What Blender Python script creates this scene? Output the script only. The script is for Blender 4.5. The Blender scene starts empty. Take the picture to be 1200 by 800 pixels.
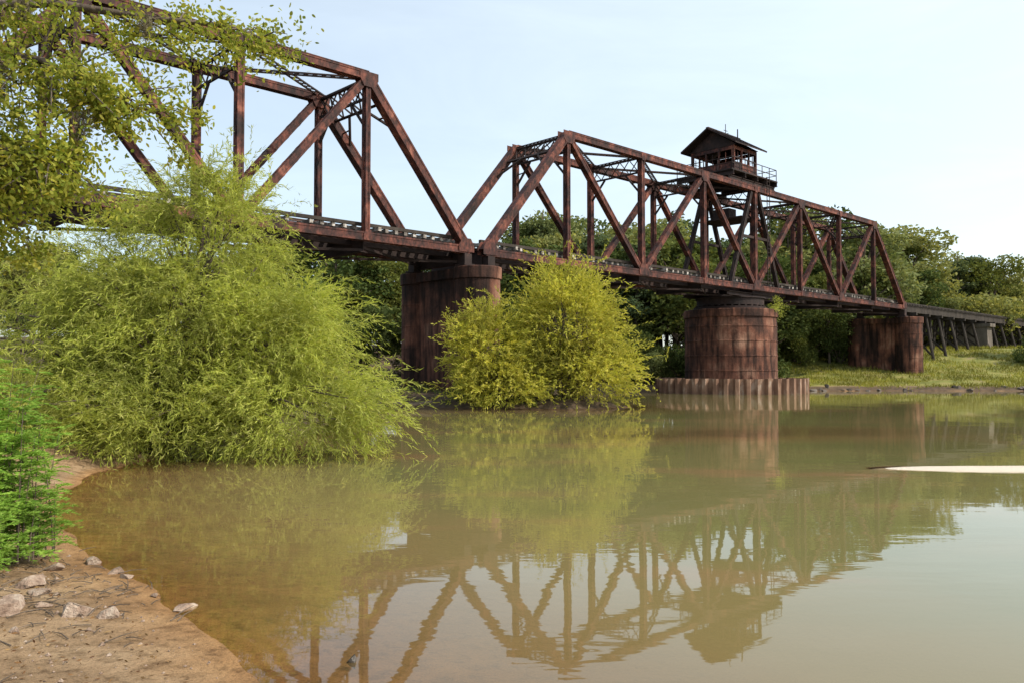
import bpy, math, random
import numpy as np
from mathutils import Vector, Matrix
random.seed(7); R=np.random.default_rng(11)
sc=bpy.context.scene
col=sc.collection

# ------------------------------------------------------------ helpers
def link(o,parent=None):
    col.objects.link(o)
    if parent is not None: o.parent=parent
    return o
def empty(name,parent=None):
    o=bpy.data.objects.new(name,None); o.empty_display_size=0.5
    return link(o,parent)
def np_mesh(name,V,F,mat,smooth=False):
    V=np.asarray(V,dtype=np.float32); F=np.asarray(F,dtype=np.int32)
    me=bpy.data.meshes.new(name)
    me.vertices.add(len(V)); me.vertices.foreach_set('co',V.ravel())
    k=F.shape[1]
    me.loops.add(F.size); me.loops.foreach_set('vertex_index',F.ravel())
    me.polygons.add(len(F)); me.polygons.foreach_set('loop_start',np.arange(0,F.size,k,dtype=np.int32))
    if smooth: me.polygons.foreach_set('use_smooth',np.ones(len(F),dtype=bool))
    me.update(calc_edges=True)
    if mat: me.materials.append(mat)
    return me
class MB:
    def __init__(s): s.v=[]; s.f=[]; s.m=[]
    def box8(s,c,mi=0):
        b=len(s.v); s.v+= [tuple(p) for p in c]
        for q in ((0,1,3,2),(4,6,7,5),(0,4,5,1),(2,3,7,6),(0,2,6,4),(1,5,7,3)):
            s.f.append(tuple(b+i for i in q)); s.m.append(mi)
    def beam(s,p1,p2,w,h,side,mi=0):
        p1=Vector(p1);p2=Vector(p2);a=(p2-p1).normalized()
        sd=Vector(side); sd=(sd-a*sd.dot(a)).normalized(); up=a.cross(sd)
        c=[]
        for p in (p1,p2):
            for i in (-.5,.5):
                for j in (-.5,.5): c.append(p+sd*w*i+up*h*j)
        s.box8(c,mi)
    def boxc(s,c,ax,ay,az,mi=0):
        c=Vector(c);ax=Vector(ax);ay=Vector(ay);az=Vector(az)
        s.box8([c+ax*i+ay*j+az*k for i in (-.5,.5) for j in (-.5,.5) for k in (-.5,.5)],mi)
    def ibeam(s,p1,p2,w,h,side,t=.05):
        p1=Vector(p1);p2=Vector(p2);a=(p2-p1).normalized()
        sd=Vector(side); sd=(sd-a*sd.dot(a)).normalized(); up=a.cross(sd)
        s.beam(p1,p2,t,h-2*t-.002,side)
        for k in (-1,1):
            o=up*k*(h-t)/2; s.beam(p1+o,p2+o,w,t,side)
    def laced(s,p1,p2,w,h,side,step=.55,cover=False):
        p1=Vector(p1);p2=Vector(p2);L=(p2-p1).length;a=(p2-p1)/L
        sd=Vector(side); sd=(sd-a*sd.dot(a)).normalized(); up=a.cross(sd)
        t=.045
        for k in (-1,1):
            o=sd*k*(w/2-t/2); s.beam(p1+o,p2+o,t,h,side)
            for j in (-1,1):
                o=sd*k*(w/2-.07-t)+up*j*(h/2-.025); s.beam(p1+o,p2+o,.14,.045,side)
                o2=sd*k*(w/2+.012)+up*j*(h/2-.05); s.beam(p1+o2,p2+o2,.028,.1,side)
        n=max(2,int(L/step))
        for j in (-1,1):
            if cover and j==cover:
                o=up*j*(h/2+.022); s.beam(p1+o,p2+o,w+.08,.04,side); continue
            for i in range(n):
                k=1 if i%2 else -1
                q1=p1+a*(L*i/n)+sd*k*(w/2-.09)+up*j*(h/2+.018)
                q2=p1+a*(L*(i+1)/n)-sd*k*(w/2-.09)+up*j*(h/2+.018)
                s.beam(q1,q2,.07,.03,sd if abs((q2-q1).normalized().dot(sd))<.95 else a)
    def lattice(s,p1,p2,depth,dv,side,n=None,c=.11,b=.07):
        p1=Vector(p1);p2=Vector(p2);dv=Vector(dv).normalized();L=(p2-p1).length
        n=n or max(2,int(L/depth))
        for k in (0,1):
            o=dv*depth*k; s.beam(p1+o,p2+o,c,c,side)
        for i in range(n):
            A=p1+(p2-p1)*(i/n);B=p1+(p2-p1)*((i+1)/n)
            s.beam(A,B+dv*depth,b,b*.6,side)
            s.beam(A+dv*depth,B,b,b*.5,side)
    def tube(s,pts,rad,n=7,mi=0,cap=True):
        pts=[Vector(p) for p in pts]; b=len(s.v)
        for i,p in enumerate(pts):
            a=(pts[min(i+1,len(pts)-1)]-pts[max(i-1,0)]).normalized()
            r=Vector((1,.1,0)) if abs(a.z)>.9 else Vector((0,0,1))
            u=a.cross(r).normalized(); v=a.cross(u)
            for k in range(n):
                th=2*math.pi*k/n
                s.v.append(tuple(p+(u*math.cos(th)+v*math.sin(th))*rad[i]))
        for i in range(len(pts)-1):
            for k in range(n):
                k2=(k+1)%n
                s.f.append((b+i*n+k,b+i*n+k2,b+(i+1)*n+k2,b+(i+1)*n+k)); s.m.append(mi)
        if cap:
            s.f.append(tuple(b+(len(pts)-1)*n+k for k in range(n))); s.m.append(mi)
            s.f.append(tuple(b+k for k in range(n))[::-1]); s.m.append(mi)
    def obj(s,name,mats,parent=None,smooth=False):
        me=bpy.data.meshes.new(name); me.from_pydata(s.v,[],s.f)
        if not isinstance(mats,(list,tuple)): mats=[mats]
        for m in mats: me.materials.append(m)
        me.polygons.foreach_set('material_index',s.m)
        if smooth: me.polygons.foreach_set('use_smooth',[True]*len(s.f))
        me.update()
        return link(bpy.data.objects.new(name,me),parent)

# ------------------------------------------------------------ materials
def newmat(name):
    m=bpy.data.materials.new(name); m.use_nodes=True
    nt=m.node_tree; nt.nodes.clear(); out=nt.nodes.new('ShaderNodeOutputMaterial')
    return m,nt,out
def N(nt,t,**k):
    n=nt.nodes.new(t)
    for a,b in k.items(): setattr(n,a,b)
    return n
def ramp(nt,stops,src=None):
    r=nt.nodes.new('ShaderNodeValToRGB'); e=r.color_ramp.elements
    while len(e)<len(stops): e.new(.5)
    for i,(p,c) in enumerate(stops):
        e[i].position=p; e[i].color=(*c,1) if len(c)==3 else c
    if src is not None: nt.links.new(src,r.inputs[0])
    return r
def noise(nt,scale,detail=5,rough=.55,scl=None,dist=0):
    g=N(nt,'ShaderNodeNewGeometry'); n=N(nt,'ShaderNodeTexNoise')
    n.inputs['Scale'].default_value=scale;n.inputs['Detail'].default_value=detail;n.inputs['Roughness'].default_value=rough
    n.inputs['Distortion'].default_value=dist
    if scl:
        mp=N(nt,'ShaderNodeMapping'); mp.inputs['Scale'].default_value=scl
        nt.links.new(g.outputs['Position'],mp.inputs[0]); nt.links.new(mp.outputs[0],n.inputs['Vector'])
    else: nt.links.new(g.outputs['Position'],n.inputs['Vector'])
    return n
def mixc(nt,fac,a,b,mode='MIX'):
    m=N(nt,'ShaderNodeMix',data_type='RGBA',blend_type=mode)
    for s,v in ((0,fac),(6,a),(7,b)):
        if isinstance(v,(int,float)): m.inputs[s].default_value=v
        elif isinstance(v,tuple): m.inputs[s].default_value=(*v,1)
        else: nt.links.new(v,m.inputs[s])
    return m.outputs[2]
def surf_mat(name,stops,scale,scl=None,stops2=None,scale2=1,scl2=None,rough=.85,bump=.3,bscale=12,bdist=.03,metal=0):
    m,nt,out=newmat(name)
    n=noise(nt,scale,5,.62,scl); r=ramp(nt,stops,n.outputs[0]); c=r.outputs[0]
    if stops2:
        n2=noise(nt,scale2,4,.6,scl2); r2=ramp(nt,stops2,n2.outputs[0]); c=mixc(nt,1.0,c,r2.outputs[0],'MULTIPLY')
    p=N(nt,'ShaderNodeBsdfPrincipled'); p.inputs['Roughness'].default_value=rough; p.inputs['Metallic'].default_value=metal
    p.inputs['Specular IOR Level'].default_value=.25
    nt.links.new(c,p.inputs['Base Color'])
    nb=noise(nt,bscale,3,.65); b=N(nt,'ShaderNodeBump'); b.inputs['Strength'].default_value=bump; b.inputs['Distance'].default_value=bdist
    nt.links.new(nb.outputs[0],b.inputs['Height']); nt.links.new(b.outputs[0],p.inputs['Normal'])
    nt.links.new(p.outputs[0],out.inputs[0]); return m
def leaf_mat(name,cols,trans=.4,vscale=.6,vamt=.35,far=0):
    m,nt,out=newmat(name)
    g=N(nt,'ShaderNodeNewGeometry'); r=ramp(nt,[(i/(len(cols)-1),c) for i,c in enumerate(cols)],g.outputs['Random Per Island'])
    c=r.outputs[0]
    if far:
        oi=N(nt,'ShaderNodeObjectInfo'); ro=ramp(nt,[(0,(.7,.78,.75)),(.5,(1,1,1)),(1,(1.3,1.15,.9))],oi.outputs['Random'])
        c=mixc(nt,1.0,c,ro.outputs[0],'MULTIPLY')
    else:
        n=noise(nt,vscale,1,.5); rr=ramp(nt,[(.35,(1-vamt,)*3),(.65,(1+vamt*.3,1+vamt*.3,1-vamt*.2))],n.outputs[0])
        c=mixc(nt,1.0,c,rr.outputs[0],'MULTIPLY')
    d=N(nt,'ShaderNodeBsdfDiffuse'); nt.links.new(c,d.inputs[0])
    t=N(nt,'ShaderNodeBsdfTranslucent')
    tc=mixc(nt,1.0,c,(1.25,1.15,.65),'MULTIPLY'); nt.links.new(tc,t.inputs[0])
    a=N(nt,'ShaderNodeMixShader'); a.inputs[0].default_value=trans
    nt.links.new(d.outputs[0],a.inputs[1]); nt.links.new(t.outputs[0],a.inputs[2])
    nt.links.new(a.outputs[0],out.inputs[0]); return m

M_rust=surf_mat('rusted_steel',[(.30,(.016,.010,.010)),(.45,(.046,.020,.017)),(.57,(.115,.042,.029)),(.72,(.23,.105,.072))],.9,None,
    [(.37,(.36,.33,.33)),(.6,(1.18,1.02,1.0))],5,(1,1,.5),rough=.7,bump=.4,bscale=18,bdist=.02)
M_rustd=surf_mat('dark_rusted_steel',[(.3,(.010,.008,.008)),(.6,(.031,.019,.017)),(.75,(.07,.037,.03))],1.3,rough=.8,bscale=15)
M_tie=surf_mat('weathered_tie_wood',[(.3,(.06,.05,.045)),(.52,(.19,.17,.15)),(.7,(.58,.55,.51))],2.5,rough=.9)
M_rail=surf_mat('rail_steel',[(.3,(.04,.025,.02)),(.7,(.09,.055,.04))],3,rough=.6)
M_timber=surf_mat('creosote_timber',[(.3,(.018,.015,.013)),(.6,(.045,.037,.031)),(.8,(.09,.075,.06))],1.2,(1,1,.3),rough=.9)
M_pier=surf_mat('stained_pier_shell',[(.28,(.016,.010,.009)),(.43,(.045,.024,.018)),(.55,(.12,.055,.036)),(.72,(.24,.15,.105))],.45,(1,1,.8),
    [(.38,(.22,.20,.20)),(.6,(1.15,1.03,1))],2.4,(1,1,.12),rough=.9,bump=.6,bscale=5,bdist=.06)
M_conc=surf_mat('weathered_concrete',[(.3,(.07,.06,.05)),(.6,(.14,.12,.10)),(.8,(.22,.2,.17))],1.2,(1,1,.4),rough=.92,bump=.5)
M_pile=surf_mat('sheet_pile_steel',[(.3,(.09,.045,.03)),(.55,(.20,.12,.08)),(.75,(.38,.31,.25))],1.5,(1,1,.4),rough=.85)
M_dirt=surf_mat('gravel_fill',[(.3,(.07,.055,.035)),(.7,(.17,.14,.09))],3)
M_bark=surf_mat('bark',[(.3,(.05,.038,.028)),(.7,(.14,.11,.085))],6,(1,1,.3),bump=.6,bscale=20)
M_rock=surf_mat('rock_stone',[(.3,(.13,.085,.06)),(.5,(.27,.195,.145)),(.7,(.42,.35,.28))],9,rough=.9,bump=1.0,bscale=40,bdist=.03)
M_wet=surf_mat('wet_stone',[(.3,(.02,.018,.015)),(.7,(.05,.04,.03))],6,rough=.4)
M_moss=leaf_mat('spanish_moss_grey',[(.16,.14,.10),(.24,.21,.16),(.2,.19,.15)],.25,3,.3)
M_willow=leaf_mat('willow_leaves',[(.22,.27,.055),(.33,.38,.08),(.46,.49,.14),(.28,.34,.065),(.50,.50,.19)],.48,.9,.32)
M_shrub=leaf_mat('shrub_leaves',[(.30,.33,.055),(.42,.43,.08),(.53,.50,.12),(.35,.37,.06),(.55,.50,.15)],.48,.5,.3)
M_oak=leaf_mat('oak_leaves',[(.14,.19,.035),(.24,.29,.055),(.39,.39,.085),(.19,.24,.045),(.43,.39,.09)],.5,1.2,.3)
M_fern=leaf_mat('sapling_leaves',[(.15,.29,.05),(.22,.38,.07),(.31,.46,.10),(.18,.33,.05)],.42,1.5,.3)
M_far=leaf_mat('distant_foliage',[(.055,.08,.027),(.088,.118,.038),(.13,.155,.055),(.072,.10,.034)],.32,.15,.35,1)
M_farl=leaf_mat('distant_hazy_light_foliage',[(.13,.16,.06),(.18,.21,.085),(.24,.255,.11),(.15,.18,.07)],.36,.12,.35,1)  # light green for far trees, paled and blued to paint in distance haze
M_pine=leaf_mat('pine_needles',[(.055,.08,.04),(.085,.115,.055),(.12,.15,.075)],.25,.2,.3,1)
M_grass=leaf_mat('bank_grass_blades',[(.17,.18,.035),(.25,.26,.055),(.32,.30,.10),(.2,.215,.045)],.35,.25,.5)

# ------------------------------------------------------------ terrain
SH=[(200,-90),(60,-28),(25,-10),(8,-2.2),(3.5,0.6),(1.2,2.0),(0,3.4),(-1.0,4.6),(-1.65,5.5),(-2.5,6.6),(-3.15,7.4),(-4.4,8.8),(-5.5,10.2),(-6.5,11.8),
 (-7.3,13.6),(-8.1,16),(-7.9,20),(-7.4,26),(-7.2,34),(-7.4,41),(-6.2,45),(-4.8,45.2),(-3.9,42.8),(-1,41.6),(3,41.6),(5.2,42.6),(6.0,44.6),(5.2,47),(3.2,50),(2.2,56),
 (3.6,64),(7,72),(13,77.5),(22,79.5),(30,79),(38,80),(48,79),(60,77.5),(80,74),(120,66),(260,40),(260,-90)]
SHa=np.array(SH,dtype=float)
def sdist(X,Y):
    d=np.full(X.shape,1e9); ins=np.zeros(X.shape,bool); n=len(SHa)
    for i in range(n):
        a=SHa[i];b=SHa[(i+1)%n];ab=b-a
        t=np.clip(((X-a[0])*ab[0]+(Y-a[1])*ab[1])/(ab@ab),0,1)
        d=np.minimum(d,np.hypot(X-a[0]-t*ab[0],Y-a[1]-t*ab[1]))
        c=((a[1]>Y)!=(b[1]>Y)); den=(b[1]-a[1]) if b[1]!=a[1] else 1e-9
        ins^= c&(X<(b[0]-a[0])*(Y-a[1])/den+a[0])
    return np.where(ins,-d,d)   # + on land
def vnoise(x,y,seed=0):
    xi=np.floor(x).astype(np.int64);yi=np.floor(y).astype(np.int64);fx=x-xi;fy=y-yi
    fx=fx*fx*(3-2*fx);fy=fy*fy*(3-2*fy)
    def h(a,b):
        v=np.sin(a*127.1+b*311.7+seed*74.7)*43758.5453; return v-np.floor(v)
    return (h(xi,yi)*(1-fx)+h(xi+1,yi)*fx)*(1-fy)+(h(xi,yi+1)*(1-fx)+h(xi+1,yi+1)*fx)*fy
def fbm(x,y,o=4,seed=0):
    s=0;a=.5
    for i in range(o): s=s+a*(vnoise(x*2**i,y*2**i,seed+i)-.5); a*=.5
    return s
def sst(a,b,x):
    t=np.clip((x-a)/(b-a),0,1); return t*t*(3-2*t)
def barf(X,Y):
    wob=fbm(X*.9,Y*.3,3,21)*.35
    return .065-.11*(((X-14.6)/7.5)**8+((Y-16.75-wob)/.56)**2)
def height(X,Y):
    X=np.asarray(X,float);Y=np.asarray(Y,float)
    d=sdist(X,Y)
    d=d+fbm(X*.9,Y*.9,4,3)*np.where(Y>30,2.2,.3)
    far=sst(55,68,Y+X*.15)
    near=.085*np.clip(d,0,6)+2.6*sst(4,40,d)
    farz=.06*np.clip(d,0,6)+4.3*sst(4,36,d)
    farz=farz+.25*sst(0,.8,d)
    land=near*(1-far)+farz*far
    steep=sst(12,18,Y)*(1-far)
    land=land+steep*.35*sst(0,1.5,d)
    und=-.10*np.clip(-d,0,3)-.42*sst(1.8,8,-d)-.9*sst(5,17,-d)
    z=np.where(d>0,land,und)
    e=((X-7.5)/9)**2+((Y-25.5-.1*X)/4.5)**2
    sh=-.16-.5*e+fbm(X*.5,Y*.7,3,9)*.25
    z=np.where((d<0),np.maximum(z,np.minimum(sh,-.09)),z)
    bar=barf(X,Y)
    z=np.where((d<0)&(bar>-.05),np.maximum(z,bar),z)
    z=z+fbm(X*2.2,Y*2.2,3,5)*np.where(d>0,.05,.008)*np.where(Y>30,4,1)*sst(0,1,np.abs(d))
    return z
def axis(segs):
    out=[]
    for a,b,s in segs: out.append(np.arange(a,b,s))
    return np.concatenate(out+[[segs[-1][1]]])
gx=axis([(-3000,-400,400),(-400,-80,16),(-80,-14,1.1),(-14,-8,.3),(-8,3,.1),(3,22,.25),(22,90,1.1),(90,300,12),(300,3000,450)])
gy=axis([(-3000,-300,450),(-300,-20,20),(-20,3,.8),(3,14,.1),(14,18.5,.12),(18.5,30,.35),(30,140,.9),(140,400,14),(400,3000,400)])
GX,GY=np.meshgrid(gx,gy,indexing='ij'); GZ=height(GX,GY)
nx,ny=GX.shape
idx=np.arange(nx*ny).reshape(nx,ny)
F=np.stack([idx[:-1,:-1],idx[1:,:-1],idx[1:,1:],idx[:-1,1:]],-1).reshape(-1,4)
m,nt,out=newmat('ground_soil')
at=N(nt,'ShaderNodeAttribute',attribute_name='kind'); sep=N(nt,'ShaderNodeSeparateColor'); nt.links.new(at.outputs['Color'],sep.inputs[0])
n1=noise(nt,1.1,5,.6); sand=ramp(nt,[(.3,(.22,.145,.083)),(.5,(.33,.225,.132)),(.7,(.43,.31,.19))],n1.outputs[0])
n2=noise(nt,55,4,.75); gr=ramp(nt,[(.32,(.38,.34,.30)),(.44,(.9,.9,.9)),(.62,(1,1,1)),(.75,(1.3,1.26,1.22))],n2.outputs[0])
n2b=noise(nt,6,5,.72); gr2=ramp(nt,[(.34,(.48,.43,.38)),(.46,(.86,.84,.8)),(.56,(1.05,1.03,1))],n2b.outputs[0])
cs=mixc(nt,1.0,sand.outputs[0],gr.outputs[0],'MULTIPLY'); cs=mixc(nt,1.0,cs,gr2.outputs[0],'MULTIPLY')
n3=noise(nt,.5,5,.65); grs=ramp(nt,[(.32,(.08,.085,.02)),(.46,(.15,.16,.035)),(.58,(.22,.20,.06)),(.7,(.22,.17,.10))],n3.outputs[0])
n4=noise(nt,2.2,4,.65); dirt=ramp(nt,[(.3,(.035,.025,.016)),(.6,(.095,.066,.042)),(.8,(.17,.125,.085))],n4.outputs[0])
c=mixc(nt,sep.outputs[0],cs,grs.outputs[0]); c=mixc(nt,sep.outputs[1],c,dirt.outputs[0])
g=N(nt,'ShaderNodeNewGeometry'); sx=N(nt,'ShaderNodeSeparateXYZ'); nt.links.new(g.outputs['Position'],sx.inputs[0])
mr=N(nt,'ShaderNodeMapRange'); mr.inputs[1].default_value=.0; mr.inputs[2].default_value=.06; nt.links.new(sx.outputs[2],mr.inputs[0])
wetc=mixc(nt,1.0,c,(.98,.80,.58),'MULTIPLY')
c=mixc(nt,mr.outputs[0],wetc,c)
c=mixc(nt,sep.outputs[2],c,(.60,.53,.43))
p=N(nt,'ShaderNodeBsdfPrincipled'); nt.links.new(c,p.inputs['Base Color']); p.inputs['Roughness'].default_value=.9; p.inputs['Specular IOR Level'].default_value=.2
nb=noise(nt,16,6,.75); b=N(nt,'ShaderNodeBump'); b.inputs['Strength'].default_value=1; b.inputs['Distance'].default_value=.05
nt.links.new(nb.outputs[0],b.inputs['Height']); nt.links.new(b.outputs[0],p.inputs['Normal']); nt.links.new(p.outputs[0],out.inputs[0])
M_ground=m
V=np.stack([GX,GY,GZ],-1).reshape(-1,3)
me=np_mesh('ground',V,F,M_ground,True)
D=sdist(GX,GY)
grassy=sst(62,74,GY)*sst(1.0,4,D)*sst(10,30,GX)
forest=np.clip(sst(15,22,GY)*(1-sst(62,74,GY)*sst(10,30,GX))+sst(2.5,6,D)*sst(3,9,-GX)*.8,0,1)*(D>-1)
forest=np.maximum(forest,.9*sst(62,74,GY)*(1-sst(1.2,3,D))*(D>-.5))
pale=np.where((D<-1)&(GY<20)&(GY>13),sst(-.16,-.04,barf(GX,GY)),0)
ca=me.color_attributes.new('kind','FLOAT_COLOR','POINT')
C=np.stack([grassy,forest,pale,1+0*GX],-1).reshape(-1,4).astype(np.float32); ca.data.foreach_set('color',C.ravel())
link(bpy.data.objects.new('ground',me))

# water
wx=axis([(-60,-14,2),(-14,-8,.3),(-8,4,.12),(4,22,.25),(22,90,1.4),(90,300,14)])
wy=axis([(-100,0,8),(0,14,.14),(14,18.5,.12),(18.5,32,.35),(32,130,1.2)])
WX,WY=np.meshgrid(wx,wy,indexing='ij'); WZ=-height(WX,WY)
idx=np.arange(WX.size).reshape(WX.shape)
Fw=np.stack([idx[:-1,:-1],idx[1:,:-1],idx[1:,1:],idx[:-1,1:]],-1).reshape(-1,4)
m,nt,out=newmat('river_water')
at=N(nt,'ShaderNodeAttribute',attribute_name='depth')
mu=N(nt,'ShaderNodeMath',operation='MULTIPLY'); nt.links.new(at.outputs['Fac'],mu.inputs[0]); mu.inputs[1].default_value=-4.6
ex=N(nt,'ShaderNodeMath',operation='EXPONENT'); nt.links.new(mu.outputs[0],ex.inputs[0])
n5=noise(nt,.16,4,.55,(1,2.2,1)); murk=ramp(nt,[(.36,(.142,.136,.052)),(.55,(.165,.145,.058)),(.68,(.215,.145,.068))],n5.outputs[0])
dm=N(nt,'ShaderNodeMapRange'); dm.inputs[1].default_value=.05; dm.inputs[2].default_value=.6; nt.links.new(at.outputs['Fac'],dm.inputs[0])
mk=mixc(nt,dm.outputs[0],(.245,.168,.072),murk.outputs[0])
df=N(nt,'ShaderNodeBsdfDiffuse'); nt.links.new(mk,df.inputs[0])
tr=N(nt,'ShaderNodeBsdfTransparent'); tr.inputs[0].default_value=(1.0,.94,.80,1)
m1=N(nt,'ShaderNodeMixShader'); nt.links.new(ex.outputs[0],m1.inputs[0]); nt.links.new(df.outputs[0],m1.inputs[1]); nt.links.new(tr.outputs[0],m1.inputs[2])
ra=noise(nt,1.3,2,.45,(.6,1.7,1)); rb=noise(nt,7,1,.5,(.7,1.5,1)); rc=noise(nt,.30,2,.5)
ms=N(nt,'ShaderNodeMath',operation='MULTIPLY'); nt.links.new(rb.outputs[0],ms.inputs[0]); ms.inputs[1].default_value=.14
ad=N(nt,'ShaderNodeMath',operation='ADD'); nt.links.new(ra.outputs[0],ad.inputs[0]); nt.links.new(ms.outputs[0],ad.inputs[1])
mp2=N(nt,'ShaderNodeMapRange'); mp2.inputs[1].default_value=.42; mp2.inputs[2].default_value=.66; mp2.inputs[3].default_value=.25; mp2.inputs[4].default_value=1.0
nt.links.new(rc.outputs[0],mp2.inputs[0])
m3=N(nt,'ShaderNodeMath',operation='MULTIPLY'); nt.links.new(ad.outputs[0],m3.inputs[0]); nt.links.new(mp2.outputs[0],m3.inputs[1])
bp=N(nt,'ShaderNodeBump'); bp.inputs['Strength'].default_value=1; bp.inputs['Distance'].default_value=.0036; nt.links.new(m3.outputs[0],bp.inputs['Height'])
gl=N(nt,'ShaderNodeBsdfGlossy'); gl.inputs['Roughness'].default_value=.02; gl.inputs[0].default_value=(1,1,1,1); nt.links.new(bp.outputs[0],gl.inputs['Normal'])
fr=N(nt,'ShaderNodeFresnel'); fr.inputs[0].default_value=1.34; nt.links.new(bp.outputs[0],fr.inputs['Normal'])
m2=N(nt,'ShaderNodeMixShader'); nt.links.new(fr.outputs[0],m2.inputs[0]); nt.links.new(m1.outputs[0],m2.inputs[1]); nt.links.new(gl.outputs[0],m2.inputs[2])
nt.links.new(m2.outputs[0],out.inputs[0])
me=np_mesh('river_water',np.stack([WX,WY,0*WX],-1).reshape(-1,3),Fw,m,True)
da=me.attributes.new('depth','FLOAT','POINT'); da.data.foreach_set('value',np.clip(WZ,0,5).astype(np.float32).ravel())
link(bpy.data.objects.new('river_water',me))

# ------------------------------------------------------------ bridge frame
th=math.atan(1010/968); d=Vector((math.sin(th),math.cos(th),0)); n=Vector((-math.cos(th),math.sin(th),0)); Z=Vector((0,0,1))
P0=Vector((-1.69,49.6,0)); W=4.9
def P(t,s,z): return P0+d*t+n*s+Z*z
ZB=9.05; ZT=17.65

def truss_span(name,ts):
    root=empty(name)
    K=len(ts)-1
    mb=MB()
    for s in (0,W):
        for i in range(K):
            mb.laced(P(ts[i],s,ZB),P(ts[i+1],s,ZB),.42,.46,n,.7)
        for i in range(1,K-1):
            mb.laced(P(ts[i],s,ZT),P(ts[i+1],s,ZT),.46,.43,n,.6,cover=1)
        mb.laced(P(ts[0],s,ZB),P(ts[1],s,ZT),.48,.46,n,.6,cover=1)
        mb.laced(P(ts[K],s,ZB),P(ts[K-1],s,ZT),.48,.46,n,.6,cover=1)
        for i in range(1,K):
            hw=.30 if i%2 else .36
            mb.laced(P(ts[i],s,ZB),P(ts[i],s,ZT-.1),.36,hw,n,.5)
        for i in range(1,K-1):
            a,b=(ZT,ZB) if i%2 else (ZB,ZT)
            mb.laced(P(ts[i],s,a),P(ts[i+1],s,b),.38,.38,n,.55)
        for i in range(K+1):
            for zz in (ZB,ZT):
                if zz==ZT and i in (0,K): continue
                big=(i%2==1)==(zz==ZT)
                wl=1.15 if big else .6; hh=.8 if big else .55
                zo=(-.2 if zz==ZT else .24) if big else (-.05 if zz==ZT else .06)
                for k in (-1,1):
                    cx=P(ts[i]+(.3 if i==0 else (-.3 if i==K else 0)),s,zz+zo)+n*k*.265
                    sgn=1 if zz==ZB else -1
                    pts=[(-wl/2,-hh/2*sgn),(wl/2,-hh/2*sgn),(wl/2,0),(wl*.28,hh/2*sgn),(-wl*.28,hh/2*sgn),(-wl/2,0)]
                    bb=len(mb.v)
                    for o in (-.012,.012):
                        for (a,b) in pts: mb.v.append(tuple(cx+d*a+Z*b+n*o))
                    mb.f.append(tuple(bb+q for q in range(6)));mb.m.append(0)
                    mb.f.append(tuple(bb+6+q for q in range(6))[::-1]);mb.m.append(0)
                    for q in range(6):
                        mb.f.append((bb+q,bb+(q+1)%6,bb+6+(q+1)%6,bb+6+q));mb.m.append(0)
    mb.obj('truss_members',M_rust,root)
    mb=MB()
    for i in range(1,K):
        t=ts[i]
        mb.lattice(P(t,.2,ZT-1.15),P(t,W-.2,ZT-1.15),1.05,Z,d,5,.12,.075)
        for s,sg in ((.2,1),(W-.2,-1)):
            mb.beam(P(t,s,ZT-2.6),P(t,s+sg*1.25,ZT-1.2),.12,.12,d)
            mb.beam(P(t,s,ZT-1.9),P(t,s+sg*.65,ZT-1.85),.07,.07,d)
    for i in range(1,K-1):
        a=ts[i];b=ts[i+1]
        for (s1,s2,dz) in ((.25,W-.25,.16),(W-.25,.25,.02)):
            p1=P(a,s1,ZT+dz-.05);p2=P(b,s2,ZT+dz-.05); ax=(p2-p1).normalized(); sd=ax.cross(Z)
            mb.lattice(p1-sd*.17,p2-sd*.17,.34,sd,Z,18,.08,.05)
        mb.lattice(P(a,.25,ZT+.02)-d*.15,P(a,W-.25,ZT+.02)-d*.15,.3,d,Z,12,.06,.035)
    for e in (0,1):
        t0,t1=(ts[0],ts[1]) if e==0 else (ts[K],ts[K-1])
        def q(f,s): return P(t0+(t1-t0)*f,s,ZB+(ZT-ZB)*f)
        ax=(q(1,0)-q(0,0)).normalized(); L=(q(1,0)-q(0,0)).length
        f0=1-1.55/L
        mb.lattice(q(f0,.2),q(f0,W-.2),1.4,ax,ax.cross(n),5,.14,.09)
        for s,sg in ((.2,1),(W-.2,-1)):
            mb.beam(q(f0-1.6/L,s),q(f0,s+sg*1.5),.13,.1,ax.cross(n))
            mb.beam(q(f0-.8/L,s),q(f0-.75/L,s+sg*.72),.08,.08,ax.cross(n))
    mb.obj('sway_and_portal_bracing',M_rustd,root)
    mb=MB()
    for i in range(K+1):
        mb.ibeam(P(ts[i],.22,ZB-.32),P(ts[i],W-.22,ZB-.32),.34,.95,d,.04)
    for i in range(K):
        for s in (1.45,3.45):
            mb.ibeam(P(ts[i]+.03,s,ZB+.05),P(ts[i+1]-.03,s,ZB+.05),.28,.72,n,.035)
        mb.beam(P(ts[i],.3,ZB-.55),P(ts[i+1],W-.3,ZB-.55),.14,.1,Z)
        mb.beam(P(ts[i],W-.3,ZB-.68),P(ts[i+1],.3,ZB-.68),.14,.1,Z)
    mb.obj('floor_beams_and_stringers',M_rustd,root)
    mb=MB(); t=ts[0]+.2
    rr=random.Random(5)
    while t<ts[K]-.1:
        l=1.9+rr.random()*.2+(0.35 if rr.random()<.06 else 0)
        if rr.random()>.06: mb.beam(P(t,W/2-l,ZB+.535),P(t,W/2+l,ZB+.535+rr.uniform(-.02,.02)),.2,.2,d)
        t+=.66
    mb.obj('cross_ties',M_tie,root)
    mb=MB()
    for s in (W/2-.75,W/2+.75):
        mb.beam(P(ts[0]+.05,s,ZB+.66),P(ts[K]-.05,s,ZB+.66),.13,.02,n)
        mb.beam(P(ts[0]+.05,s,ZB+.72),P(ts[K]-.05,s,ZB+.72),.02,.098,n)
        mb.beam(P(ts[0]+.05,s,ZB+.79),P(ts[K]-.05,s,ZB+.79),.07,.04,n)
    mb.obj('rails',M_rail,root)
    mb=MB()
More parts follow.
